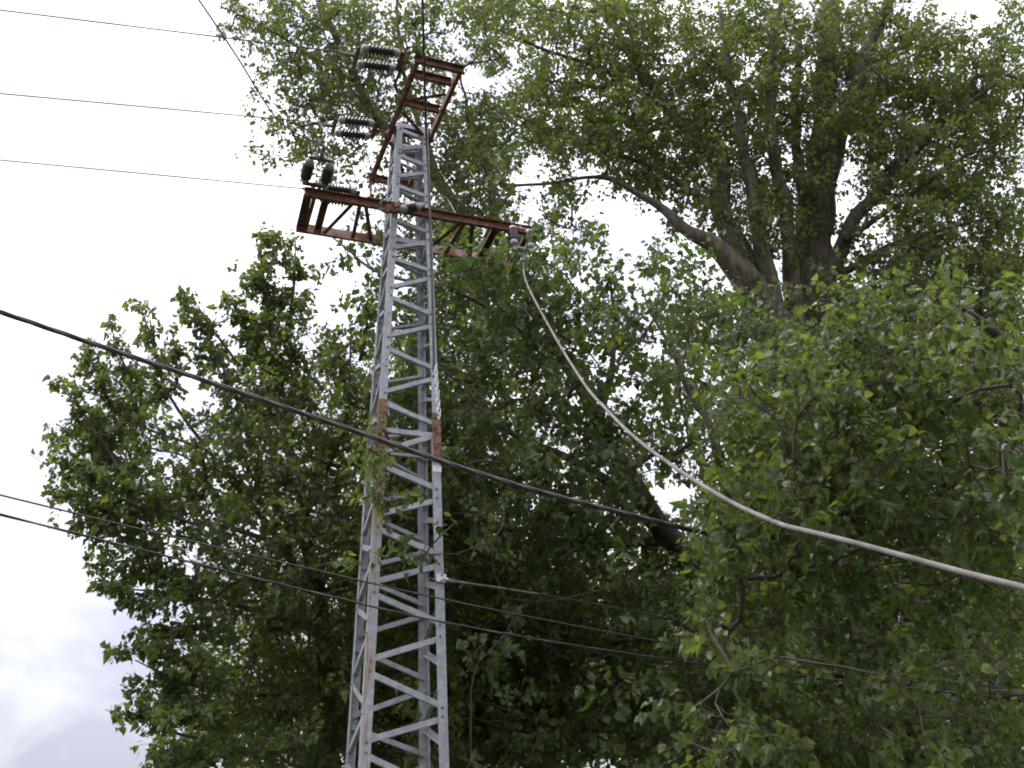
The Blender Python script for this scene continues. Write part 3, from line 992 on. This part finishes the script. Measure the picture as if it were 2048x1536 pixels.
def build_tree(name, label, cat, limbs, grid, depth, cpd, twigs, per_twig, leaf, clump_r, twig_len, up_bias, leafmat, barkmat,
               shape='mid', extra=(), plumes=(), mass=0.5, floor=0.3, ref_y=None, seed=1, singles=300, tintmean=0.5, stalks=True, rscale=1.0, group=None):
    R = np.random.default_rng(seed)
    root = empty(name, label, cat, group)
    # --- trunk and main limbs: pixel, distance, width in photo pixels
    npos, ndir, npar, nlimb = [], [], [], []
    limbs = list(limbs) + [[(x0, y0, Y, 8), ((x0 + x1) / 2 + 4, (y0 + y1) / 2, Y, 5), (x1, y1, Y, 2)] for (x0, y0, x1, y1, Y, r0, r1, k) in plumes]
    first = True
    for li, L in enumerate(limbs):
        P = []
        for (px, py, Y, wpx) in L:
            if ref_y:
                Y += 0.9 * (depth(px, py)[0] - depth(px, 900)[0])
            p = pt(px, py, Y)
            d = np.linalg.norm(p - CAM)
            P.append((*p, wpx * d / FPX / 2))
        P = np.array(P)
        if first:
            b = P[0].copy()
            if b[2] > 0.3:
                base = np.array([b[0] + 0.05, b[1], -0.25, b[3] * 1.35])
                mid = np.array([b[0] + 0.03, b[1], b[2] * 0.45, b[3] * 1.08])
                P = np.vstack([base, mid, P])
            root.location = (0, 0, 0)
        C = catmull(P, 0.22)
        wob = R.normal(0, 1, (len(C), 3))
        for _ in range(3):
            wob = (wob + np.roll(wob, 1, 0) + np.roll(wob, -1, 0)) / 3
        Cx = C[:, :3] + wob * 0.06 * np.clip(C[:, 3:4] / 0.08, 0.25, 1)
        vv, fl = bark_tube(Cx, np.maximum(C[:, 3], 0.008), 12, seed * 50 + li)
        nm = 'trunk' if first else 'limb'
        add(nm, mesh_np(nm, vv, fl, smooth=True), barkmat, root)
        for i in range(len(C)):
            if C[i, 2] > 1.2 and C[i, 3] < 0.30:
                npos.append(Cx[i])
                ndir.append(nrm(Cx[min(i + 1, len(C) - 1)] - Cx[max(i - 1, 0)]))
                npar.append(-1)
                nlimb.append(C[i, 3])
        first = False
    n_limb = len(npos)
    CAP = 60000
    pos = np.zeros((CAP, 3))
    dr = np.zeros((CAP, 3))
    par = np.full(CAP, -1, int)
    pos[:n_limb], dr[:n_limb] = npos, ndir
    cnt = n_limb
    # --- clumps of shoots
    cl = []
    fk = R.normal(0, 1, (6, 3)) / mass
    fp = R.uniform(0, 6.28, 6)
    for (c, r, d) in grid_cells(grid):
        k = d * cpd * 1.35
        if callable(depth) and ref_y:
            k *= (sum(depth(c * 64 + 32, r * 64 + 32)) / 2 / ref_y) ** 2
        k = int(k) + (R.random() < k - int(k))
        for _ in range(k):
            px, py = (c + R.random()) * 64, (r + R.random()) * 64
            lo, hi = depth(px, min(py, 1000) if ref_y and R.random() < 0.06 else py) if callable(depth) else depth
            p = pt(px, py, lo + (hi - lo) * R.beta(1.6, 1.6))
            field = np.sin(fk @ p + fp).sum() / 1.73          # foliage gathers in masses with hollows between
            if R.random() < np.clip(0.78 + 0.36 * field, floor, 1.0):
                cl.append(p)
    nplain = len(cl)
    for (x0, y0, x1, y1, Y, r0, r1, k) in plumes:
        for s in (np.arange(k) + R.random(k)) / k:
            a = R.normal(0, 0.30, 2) * (r0 + (r1 - r0) * s)
            cl.append(pt(x0 + (x1 - x0) * s + a[0], y0 + (y1 - y0) * s + a[1], Y + R.normal(0, 0.16)))
    nplume = len(cl)
    for (px, py, Y) in extra:
        cl.append(pt(px, py, Y))
    cl = np.array(cl)
    cs = np.ones(len(cl))
    cs[nplain:nplume] = 0.54
    cs, cl = cs[cl[:, 2] > 0.5], cl[cl[:, 2] > 0.5]
    d0 = np.min(np.linalg.norm(cl[:, None, :] - pos[None, :n_limb], axis=2), axis=1)
    cs, cl = cs[np.argsort(d0)], cl[np.argsort(d0)]
    cdir = np.zeros_like(cl)
    leafnode = np.zeros(len(cl), int)
    for i, c in enumerate(cl):
        df = c[None] - pos[:cnt]
        dist = np.sqrt((df * df).sum(1))
        ahead = (df * dr[:cnt]).sum(1) / (dist + 1e-6)
        cost = dist * (1.25 - 0.3 * ahead) + 0.55 * np.maximum(0, -df[:, 2])
        j = int(np.argmin(cost))
        dd = dist[j]
        m = max(1, min(14, int(math.ceil(dd / 0.2))))
        ctrl = pos[j] + dr[j] * dd * 0.38 + Zv * dd * 0.06 + R.normal(0, 0.05, 3) * dd
        prev = j
        for s in (np.arange(m) + 1) / m:
            p = (1 - s) ** 2 * pos[j] + 2 * s * (1 - s) * ctrl + s * s * c
            if s < 1:
                p = p + R.normal(0, 0.012, 3)
            pos[cnt] = p
            dr[cnt] = nrm(2 * (1 - s) * (ctrl - pos[j]) + 2 * s * (c - ctrl) + 1e-6)
            par[cnt] = prev
            prev = cnt
            cnt += 1
        leafnode[i] = prev
        cdir[i] = dr[prev]
    wgt = np.zeros(cnt)
    for ln in leafnode:
        k = ln
        while k >= n_limb:
            wgt[k] += 1
            k = par[k]
    rad = np.clip(0.0048 * np.maximum(wgt, 1) ** 0.52 * rscale, 0.004, 0.06)
    idx = np.arange(n_limb, cnt)
    pa = par[idx]
    rpa = np.where(pa >= n_limb, np.minimum(rad[pa], rad[idx] * 1.5), rad[idx] * 1.3)
    parts = []
    thick = rad[idx] > 0.011
    for sel, sides in ((thick, 7), (~thick, 4)):
        if sel.any():
            vv, q = frusta(pos[pa[sel]], pos[idx[sel]], rpa[sel], rad[idx[sel]], sides)
            parts.append((vv, [q]))
    # --- shoots with leaves
    n = len(cl)
    tn = n * twigs
    ci = np.repeat(np.arange(n), twigs)
    st = cl[ci] + R.normal(0, clump_r * 0.42, (tn, 3)) * cs[ci][:, None]
    td = nrm(cdir[ci] * 0.55 + R.normal(0, 0.62, (tn, 3)) + Zv * up_bias)
    tl = twig_len * R.uniform(0.55, 1.25, tn) * cs[ci]
    parts.append((lambda q: (q[0], [q[1]]))(frusta(cl[ci], st, np.full(tn, 0.0042 * rscale), np.full(tn, 0.0036 * rscale), 3)))
    en = st + td * tl[:, None] - Zv * (tl * tl * 0.18)[:, None]
    parts.append((lambda q: (q[0], [q[1]]))(frusta(st, en, np.full(tn, 0.0036 * rscale), np.full(tn, 0.0018 * rscale), 3)))
    vv, fl = join(parts)
    br_o = add('branches', mesh_np('branches', vv, fl, smooth=True), M_TWIG, root)
    tag(br_o, kind='stuff')
    ln = tn * per_twig
    ti = np.repeat(np.arange(tn), per_twig)
    s = np.tile((np.arange(per_twig) + 0.6) / per_twig, tn) * R.uniform(0.85, 1.1, ln)
    s = np.clip(s, 0, 1.02)
    on = st[ti] + td[ti] * (tl[ti] * s)[:, None] - Zv * (tl[ti] * s) [:, None] ** 2 * 0.18
    o = R.normal(0, 1, (ln, 3))
    o = nrm(o - td[ti] * np.sum(o * td[ti], 1, keepdims=True))
    size = (R.uniform(0.8, 1.2, tn))[ti] * leaf * np.clip(R.normal(0.86, 0.26, ln), 0.3, 1.45) * (1.0 - 0.25 * (s > 0.9))
    pet = nrm(o * 0.8 + td[ti] * 0.45 - Zv * 0.15) * (size * R.uniform(0.35, 0.7, ln))[:, None]
    base = on + pet
    ax = nrm(o * 0.55 + td[ti] * 0.25 - Zv * 0.55 + R.normal(0, 0.42, (ln, 3)))
    nb = R.normal(0, 0.55, (tn, 3))
    nm = nrm(nb[ti] + R.normal(0, 0.36, (ln, 3)) + Zv * 0.55 + o * 0.3)
    clt = np.clip(R.normal(tintmean, 0.13, n), 0, 1)
    tint = np.clip(clt[ci[ti]] + R.normal(0, 0.17, ln) + 0.12 * (s > 0.85), 0, 0.93)
    tint[R.random(ln) < 0.004] = 1.0
    V, F = {'near': (LEAF_NEAR_V, LEAF_NEAR_F), 'mid': (LEAF_MID_V, LEAF_MID_F), 'far': (LEAF_FAR_V, LEAF_FAR_F)}[shape]
    # the leaves that show largest become objects of their own
    pj = project(base)
    inside = (pj[:, 0] > 0) & (pj[:, 0] < 2048) & (pj[:, 1] > 0) & (pj[:, 1] < 1536) & (pj[:, 2] > 0.5)
    cell = (pj[:, 0] // 14).astype(int) * 2000 + (pj[:, 1] // 14).astype(int)
    order = np.lexsort((pj[:, 2], cell))
    order = order[inside[order]]
    _, fi = np.unique(cell[order], return_index=True)
    front = order[fi]
    view = nrm(base[front] - CAM)
    nn = nm[front] - ax[front] * np.sum(nm[front] * ax[front], 1, keepdims=True)
    app = np.abs(np.sum(nrm(nn) * view, 1)) * (size[front] / pj[front, 2]) ** 2
    pick = front[np.argsort(-app)[:singles]]
    keep = np.ones(ln, bool)
    keep[pick] = False
    vv, ff, mi, tt = leaf_cloud(base[keep], ax[keep], nm[keep], size[keep], tint[keep], on[keep], V, F, stalks)
    crown = add('crown', mesh_np('crown', vv, [ff], mi, {'tint': tt}), [leafmat, M_PET], root)
    tag(crown, kind='stuff')
    for p in pick:
        sl = slice(p, p + 1)
        v1, f1, m1, t1 = leaf_cloud(base[sl] - base[p], ax[sl], nm[sl], size[sl], tint[sl], on[sl] - base[p], LEAF_NEAR_V if shape != 'far' else LEAF_MID_V,
                                    LEAF_NEAR_F if shape != 'far' else LEAF_MID_F, True)
        add('leaf', mesh_np('leaf', v1, [f1], m1, {'tint': t1}), [leafmat, M_PET], crown, tuple(base[p]))
    print(name, 'clumps', n, 'leaves', ln, 'nodes', cnt, 'tris', len(ff) + sum(len(x) * (x.shape[1] - 2) for x in fl))
    return root


#            0         1         2         3
#            01234567890123456789012345678901
def under(y, y0, far):
    """low foliage stands back under the overhanging crown"""
    return far * min(1.0, max(0.0, (y - y0) / 260.0))


GRID_L = {10: '........32......................',
         11: '.......34433....................',
         12: '...23.2666666...................',
         13: '..2442466666652.................',
         14: '..3454566666663.................',
         15: '..2444566666663.................',
         16: '...344355666665.................',
         17: '.....234555555..................',
         18: '.....345555555..................',
         19: '.....245555555..................',
         20: '.....244334555..................',
         21: '.....345555555..................',
         22: '.....355555555..................',
         23: '.....355555555..................'}
PLUMES_L = [(560, 760, 512, 480, 13.2, 95, 60, 46), (580, 640, 592, 482, 13.4, 40, 16, 10), (475, 800, 368, 592, 13.1, 62, 16, 22), (520, 720, 452, 590, 13.5, 46, 18, 13),
            (335, 800, 282, 612, 12.9, 42, 10, 11), (350, 770, 342, 660, 13.2, 30, 10, 6), (275, 840, 224, 655, 12.8, 42, 12, 12), (235, 860, 168, 692, 12.6, 46, 14, 13),
            (245, 950, 130, 775, 12.5, 50, 18, 15), (235, 960, 118, 850, 12.7, 40, 14, 10), (285, 1010, 120, 925, 12.4, 44, 14, 13), (305, 1040, 106, 992, 12.3, 42, 12, 14),
            (305, 1095, 150, 1048, 12.5, 36, 12, 9), (330, 1110, 186, 1132, 12.6, 34, 12, 9), (425, 1205, 193, 1182, 12.5, 44, 10, 16), (405, 1165, 255, 1140, 12.9, 34, 12, 8),
            (425, 1275, 290, 1262, 12.7, 36, 12, 8), (425, 1335, 245, 1300, 12.4, 44, 10, 13), (425, 1365, 280, 1372, 12.7, 36, 12, 9), (455, 1440, 245, 1434, 12.3, 50, 10, 16),
            (405, 1405, 325, 1398, 12.8, 34, 14, 5), (485, 1505, 310, 1528, 12.5, 50, 18, 13), (695, 770, 652, 672, 13.2, 42, 14, 9), (722, 720, 736, 602, 13.4, 30, 10, 7)]
GRID_M = {7: '..........23..2442110...........',
          8: '..........13.3566665420.........',
          9: '...........21456666666431.......',
         10: '............15666666654431......',
         11: '............1566666543233.......',
         12: '............2566664334344.......',
         13: '............3566666433445.......',
         14: '............3566666522345.......',
         15: '............2666665400234.......',
         16: '............3666666521134.......',
         17: '............3666643453123.......',
         18: '............3666666665554.......',
         19: '............3566656655555.......',
         20: '............4565566655555.......',
         21: '............4556666655555.......',
         22: '............4356556665555.......',
         23: '............4356666666666.......'}
GRID_R = {9: '..........................343211',
         10: '.........................4554221',
         11: '......................1356666555',
         12: '......................2566666666',
         13: '.......................566666666',
         14: '.......................466666666',
         15: '......................1466666666',
         16: '......................4666666666',
         17: '......................5666665444',
         18: '......................5654443333',
         19: '.....................25432222322',
         20: '......................4432333322',
         21: '.....................23323333322',
         22: '.....................23333443333',
         23: '.....................34545554333'}
GRID_B = {0: '...............56666666666663104',
          1: '...............45666666666666624',
          2: '..............014656666666666665',
          3: '..............246666666666666664',
          4: '...............66666666655356664',
          5: '...............20105666554046665',
          6: '................0300044443035666',
          7: '.................210002443225666',
          8: '.....................00222335666',
          9: '.....................32013446666',
         10: '.....................43112346666',
         11: '....................212235555554',
         12: '...................1112344444444',
         13: '..................11112344444444',
         14: '..................21112344444444',
         15: '..................21002344444444',
         16: '..................32112355555555',
         17: '..................43213455555555',
         18: '..................44445666666666',
         19: '..................44445666666666',
         20: '..................44445666666666',
         21: '..................44445666666666',
         22: '..................44445666666666',
         23: '..................44445666666666'}
GRID_C = {0: '.......45566665420..............',
          1: '........4556642200..............',
          2: '........1455541..0..............',
          3: '........15555433................',
          4: '........14433464................',
          5: '..........112463................',
          6: '............2464................',
          7: '............2454................',
          8: '............1444................',
          9: '............1444................',
         10: '............13443...............',
         11: '...........133333...............',
         12: '.......11122333311..............',
         13: '.......11122333321..............',
         14: '.......11122333332..............',
         15: '.......11122333332..............',
         16: '.......11122333333..............',
         17: '.......11233445544..............',
         18: '.......12334555555..............',
         19: '.......12334555555..............',
         20: '.......12334555555..............',
         21: '.......12334555555..............',
         22: '.......12334555555..............',
         23: '.......12334555555..............'}

# the big old poplar on the right: a fork of many spreading limbs
LIMBS_B = [
    [(1690, 1150, 23, 100), (1660, 900, 23, 94), (1640, 740, 23, 88), (1630, 600, 23, 64), (1637, 430, 23.2, 52), (1648, 220, 23.4, 44), (1658, 60, 23.6, 36), (1668, -60, 23.8, 26), (1690, -300, 24, 8)],
    [(1660, 900, 22.4, 96), (1592, 750, 21.8, 88), (1550, 668, 21.5, 82), (1502, 578, 21.2, 64), (1434, 503, 21.0, 42), (1382, 465, 20.9, 28), (1318, 415, 21.1, 16), (1208, 356, 21.4, 8), (1110, 366, 21.5, 6), (1008, 371, 21, 5)],
    [(1535, 640, 21.6, 58), (1478, 525, 21.9, 46), (1447, 440, 22.2, 40), (1440, 330, 22.5, 36), (1398, 282, 22.7, 31), (1345, 222, 22.9, 26), (1280, 130, 23, 18), (1215, 30, 23.2, 12), (1180, -60, 23.4, 6)],
    [(1600, 700, 22.4, 46), (1586, 560, 22.1, 33), (1572, 420, 22, 26), (1546, 300, 21.9, 22), (1541, 160, 21.8, 17), (1560, 0, 21.7, 11)],
    [(1570, 690, 21.9, 44), (1530, 540, 21.6, 32), (1512, 420, 21.6, 26), (1490, 300, 21.7, 20), (1462, 170, 21.8, 14), (1440, 20, 21.9, 8)],
    [(1615, 660, 22.8, 36), (1606, 520, 23, 28), (1602, 380, 23.3, 22), (1590, 220, 23.6, 16), (1600, 60, 23.8, 10)],
    [(1640, 420, 23.2, 34), (1682, 260, 22.8, 30), (1712, 170, 22.6, 27), (1748, 66, 22.4, 23), (1785, -30, 22.2, 18), (1830, -200, 22, 8)],
    [(1632, 640, 23, 48), (1690, 476, 22.6, 28), (1750, 388, 22.4, 24), (1815, 310, 22.2, 18), (1888, 246, 22, 12), (1950, 198, 21.8, 8), (2060, 120, 21.5, 4)],
    [(1550, 668, 22.5, 30), (1490, 500, 22, 20), (1440, 420, 21.8, 15), (1357, 363, 21.6, 11), (1243, 311, 21.4, 8), (1105, 262, 21.2, 5), (1000, 215, 21, 3)],
    [(1346, 222, 22.9, 15), (1207, 140, 22.4, 9), (1105, 104, 22, 6), (1002, 59, 21.6, 4)],
    [(1660, 560, 23, 18), (1760, 500, 22.4, 12), (1850, 470, 22, 9), (1960, 440, 21.6, 5)],
    [(1690, 480, 22.4, 14), (1780, 420, 22, 10), (1900, 330, 21.4, 7), (2010, 280, 21, 4)],
    [(1640, 800, 23, 22), (1760, 690, 22.2, 14), (1880, 620, 21.8, 8), (1990, 560, 21.4, 4)],
    [(1655, 900, 23, 20), (1500, 820, 22.6, 13), (1390, 760, 22.4, 8)],
]
build_tree('old_poplar_tree', 'huge old poplar with many thick spreading limbs behind the near leaves at right', 'tree', LIMBS_B, GRID_B,
           (20.2, 26.4), 2.35, 7, 9, 0.120, 0.40, 0.5, 0.22, M_LEAFB, M_BARK, 'far', seed=3, mass=0.8, floor=0.5, tintmean=0.64, stalks=False, rscale=1.3, group='poplars round the pylon')

LIMBS_C = [
    [(915, 1520, 18.5, 44), (912, 1400, 18.5, 42), (925, 1150, 18.6, 40), (945, 900, 18.8, 36), (962, 700, 19, 32), (958, 560, 19.2, 28), (915, 432, 19.4, 25), (868, 350, 19.5, 22), (812, 300, 19.6, 21), (752, 238, 19.7, 19), (716, 165, 19.8, 16), (664, 55, 20, 12), (620, -40, 20.2, 7)],
    [(958, 560, 19.2, 20), (985, 430, 19.4, 15), (975, 330, 19.5, 12), (940, 250, 19.6, 9), (930, 190, 19.6, 5)],
    [(752, 238, 19.7, 11), (690, 235, 19.2, 8), (640, 245, 18.9, 5), (590, 258, 18.7, 3)],
    [(716, 165, 19.8, 10), (640, 125, 19.4, 7), (560, 70, 19, 5), (480, 30, 18.7, 3)],
    [(880, 370, 19.5, 12), (830, 220, 19.9, 9), (800, 100, 20, 7), (790, -30, 20.1, 4)],
    [(925, 1150, 18.6, 20), (760, 1000, 18, 12), (600, 900, 17.5, 7)],
    [(915, 1330, 18.5, 18), (720, 1250, 18, 11), (520, 1210, 17.5, 6)],
    [(940, 980, 18.8, 20), (1060, 850, 18.4, 12), (1120, 720, 18, 7)],
    [(915, 1260, 18.5, 18), (1080, 1180, 18, 11), (1180, 1120, 17.6, 6)],
]
build_tree('tall_poplar_tree', 'tall thin leaning poplar whose leafy top rises behind the pylon head', 'tree', LIMBS_C, GRID_C,
           lambda x, y: (17.5, 21.5) if y < 640 else (15.5, 20), 2.0, 7, 8, 0.104, 0.38, 0.45, 0.2, M_LEAFB, M_BARK, 'far', seed=5, mass=0.7, tintmean=0.58, stalks=False, rscale=1.2, group='poplars round the pylon')

LIMBS_L = [
    [(655, 1500, 13.6, 38), (650, 1350, 13.6, 33), (640, 1200, 13.6, 29), (610, 1020, 13.5, 24), (575, 860, 13.4, 17), (550, 700, 13.3, 12), (528, 560, 13.2, 7), (520, 490, 13.2, 4)],
    [(640, 1200, 13.6, 19), (540, 1060, 13.7, 13), (420, 900, 13.6, 8), (330, 770, 13.3, 5), (300, 640, 12.9, 3)],
    [(590, 1100, 13.4, 11), (450, 1052, 12.9, 9), (380, 1046, 12.7, 7), (280, 1010, 12.4, 5), (150, 990, 12.2, 2)],
    [(645, 1270, 13.6, 15), (500, 1220, 13.2, 9), (370, 1190, 12.8, 6), (230, 1175, 12.4, 2)],
    [(650, 1380, 13.6, 14), (520, 1390, 13.1, 9), (380, 1370, 12.6, 5), (270, 1320, 12.2, 2)],
    [(655, 1490, 13.6, 14), (500, 1500, 13, 9), (360, 1470, 12.5, 5), (260, 1435, 12.2, 2)],
    [(610, 1020, 13.5, 12), (680, 880, 13.4, 9), (700, 760, 13.3, 6), (705, 670, 13.3, 3)],
    [(420, 900, 13, 6), (260, 840, 12.7, 4), (170, 760, 12.5, 2)],
    [(575, 860, 13.4, 9), (470, 720, 13.2, 6), (400, 620, 13.1, 3)],
    [(330, 770, 12.9, 4), (230, 690, 12.7, 2)],
]
build_tree('bushy_poplar_tree', 'leafy poplar left of the pylon with upright plumes against the white sky', 'tree', LIMBS_L, GRID_L,
           lambda x, y: (12.0 + under(y, 1150, 2.0), 15.0 + under(y, 1150, 2.5)), 1.1, 6, 9, 0.074, 0.26, 0.32, 0.42, M_LEAF, M_BARKD, 'mid', seed=7, floor=0.7, ref_y=13.5, tintmean=0.68, group='poplars round the pylon',
           plumes=PLUMES_L,
           extra=[(765, 858, 10.75), (752, 905, 10.7), (760, 950, 10.65), (748, 985, 10.6), (772, 1015, 10.6), (700, 1120, 10.9)])

LIMBS_M = [
    [(1560, 1530, 13.4, 66), (1500, 1330, 13.3, 58), (1420, 1190, 13.2, 50), (1340, 1080, 13.1, 44), (1280, 985, 13, 38), (1200, 850, 12.9, 28), (1130, 720, 12.8, 20), (1070, 600, 12.7, 12), (1040, 520, 12.6, 6)],
    [(1500, 1330, 13.3, 40), (1470, 1120, 13.9, 30), (1436, 900, 14.4, 19), (1382, 790, 14.6, 13), (1345, 705, 14.6, 9), (1298, 620, 14.6, 5), (1284, 570, 14.6, 2)],
    [(1280, 985, 13, 24), (1130, 920, 12.6, 16), (1000, 850, 12.2, 10), (920, 760, 12.1, 5)],
    [(1340, 1080, 13.1, 24), (1180, 1090, 12.6, 16), (1020, 1060, 12.2, 10), (920, 1010, 12, 5)],
    [(1460, 1260, 13.2, 24), (1260, 1280, 12.6, 16), (1090, 1260, 12.1, 10), (930, 1200, 11.9, 5)],
    [(1530, 1430, 13.4, 26), (1330, 1460, 12.6, 16), (1120, 1450, 12.1, 10), (950, 1400, 11.9, 5)],
    [(1130, 720, 12.8, 12), (1010, 640, 12.5, 9), (920, 590, 12.6, 7), (760, 545, 13.2, 6), (700, 505, 13.5, 5), (662, 472, 13.7, 3)],
    [(1200, 850, 12.9, 14), (1230, 700, 13, 10), (1220, 560, 13, 5)],
]
build_tree('leaning_poplar_tree', 'dense leaning poplar right of the pylon, its leaves hiding the right arm tip', 'tree', LIMBS_M, GRID_M,
           lambda x, y: (12.0, 13.6) if x < 860 and y < 800 else (((10.9 if x > 900 else 12.1) + under(y, 1000, 3.2), 14.5 + under(y, 1000, 3.0)) if y > 545 else (11.9, 13.9)), 0.80, 6, 8, 0.090, 0.28, 0.32, 0.12, M_LEAF, M_BARKD, 'mid', seed=9, floor=0.4, ref_y=12.7, tintmean=0.40, group='poplars round the pylon',
           extra=[(1030, 535, 11.0), (1005, 530, 11.0), (1085, 530, 11.0), (975, 525, 11.0), (1060, 560, 10.9), (940, 540, 11.0), (838, 1110, 10.7)])

LIMBS_R = [
    [(2290, 1530, 9.8, 110), (2270, 1330, 9.8, 96), (2240, 1150, 9.7, 80), (2190, 980, 9.6, 60), (2120, 830, 9.4, 42), (2040, 720, 9.2, 26), (1950, 640, 9, 14), (1880, 590, 8.9, 6)],
    [(2240, 1150, 9.7, 40), (2060, 1050, 9.3, 26), (1880, 960, 9, 18), (1720, 870, 8.7, 12), (1600, 780, 8.5, 7), (1540, 720, 8.4, 4)],
    [(2270, 1300, 9.8, 40), (2050, 1200, 9.5, 26), (1840, 1120, 9.1, 18), (1660, 1070, 8.7, 12), (1540, 1040, 8.4, 7), (1460, 1060, 8.3, 4)],
    [(2285, 1440, 9.8, 36), (2060, 1400, 9.7, 22), (1820, 1370, 9.5, 15), (1620, 1340, 9.2, 9), (1470, 1330, 9, 5)],
    [(2290, 1520, 9.8, 34), (2050, 1510, 9.7, 20), (1800, 1480, 9.5, 12), (1600, 1470, 9.3, 6)],
    [(2120, 830, 9.4, 22), (1940, 800, 9, 15), (1780, 720, 8.7, 10), (1650, 640, 8.5, 5)],
    [(2190, 980, 9.6, 26), (2060, 900, 8.8, 18), (1960, 800, 8.3, 10), (1900, 720, 8.1, 5)],
]
build_tree('near_poplar_tree', 'nearest poplar filling the right side with large leaves and drooping twigs', 'tree', LIMBS_R, GRID_R,
           lambda x, y: (7.2 + under(y, 1080, 4.2), 9.8 + under(y, 1080, 4.4)), 0.62, 6, 9, 0.076, 0.22, 0.30, 0.05, M_LEAF, M_BARKD, 'near', extra=[(1700, 1290, 8.6), (1720, 1310, 8.6), (1750, 1280, 8.7), (1830, 1300, 8.8), (1480, 1240, 8.5), (1500, 1270, 8.5), (1440, 1290, 8.6), (1560, 1250, 8.4), (1740, 1450, 8.8), (1770, 1480, 8.8), (1500, 1480, 8.8), (1470, 1500, 8.8), (2000, 900, 7.0), (2010, 960, 6.9), (2020, 1000, 6.9)],
           seed=13, mass=0.35, floor=0.45, ref_y=8.5, tintmean=0.55, group='poplars round the pylon')
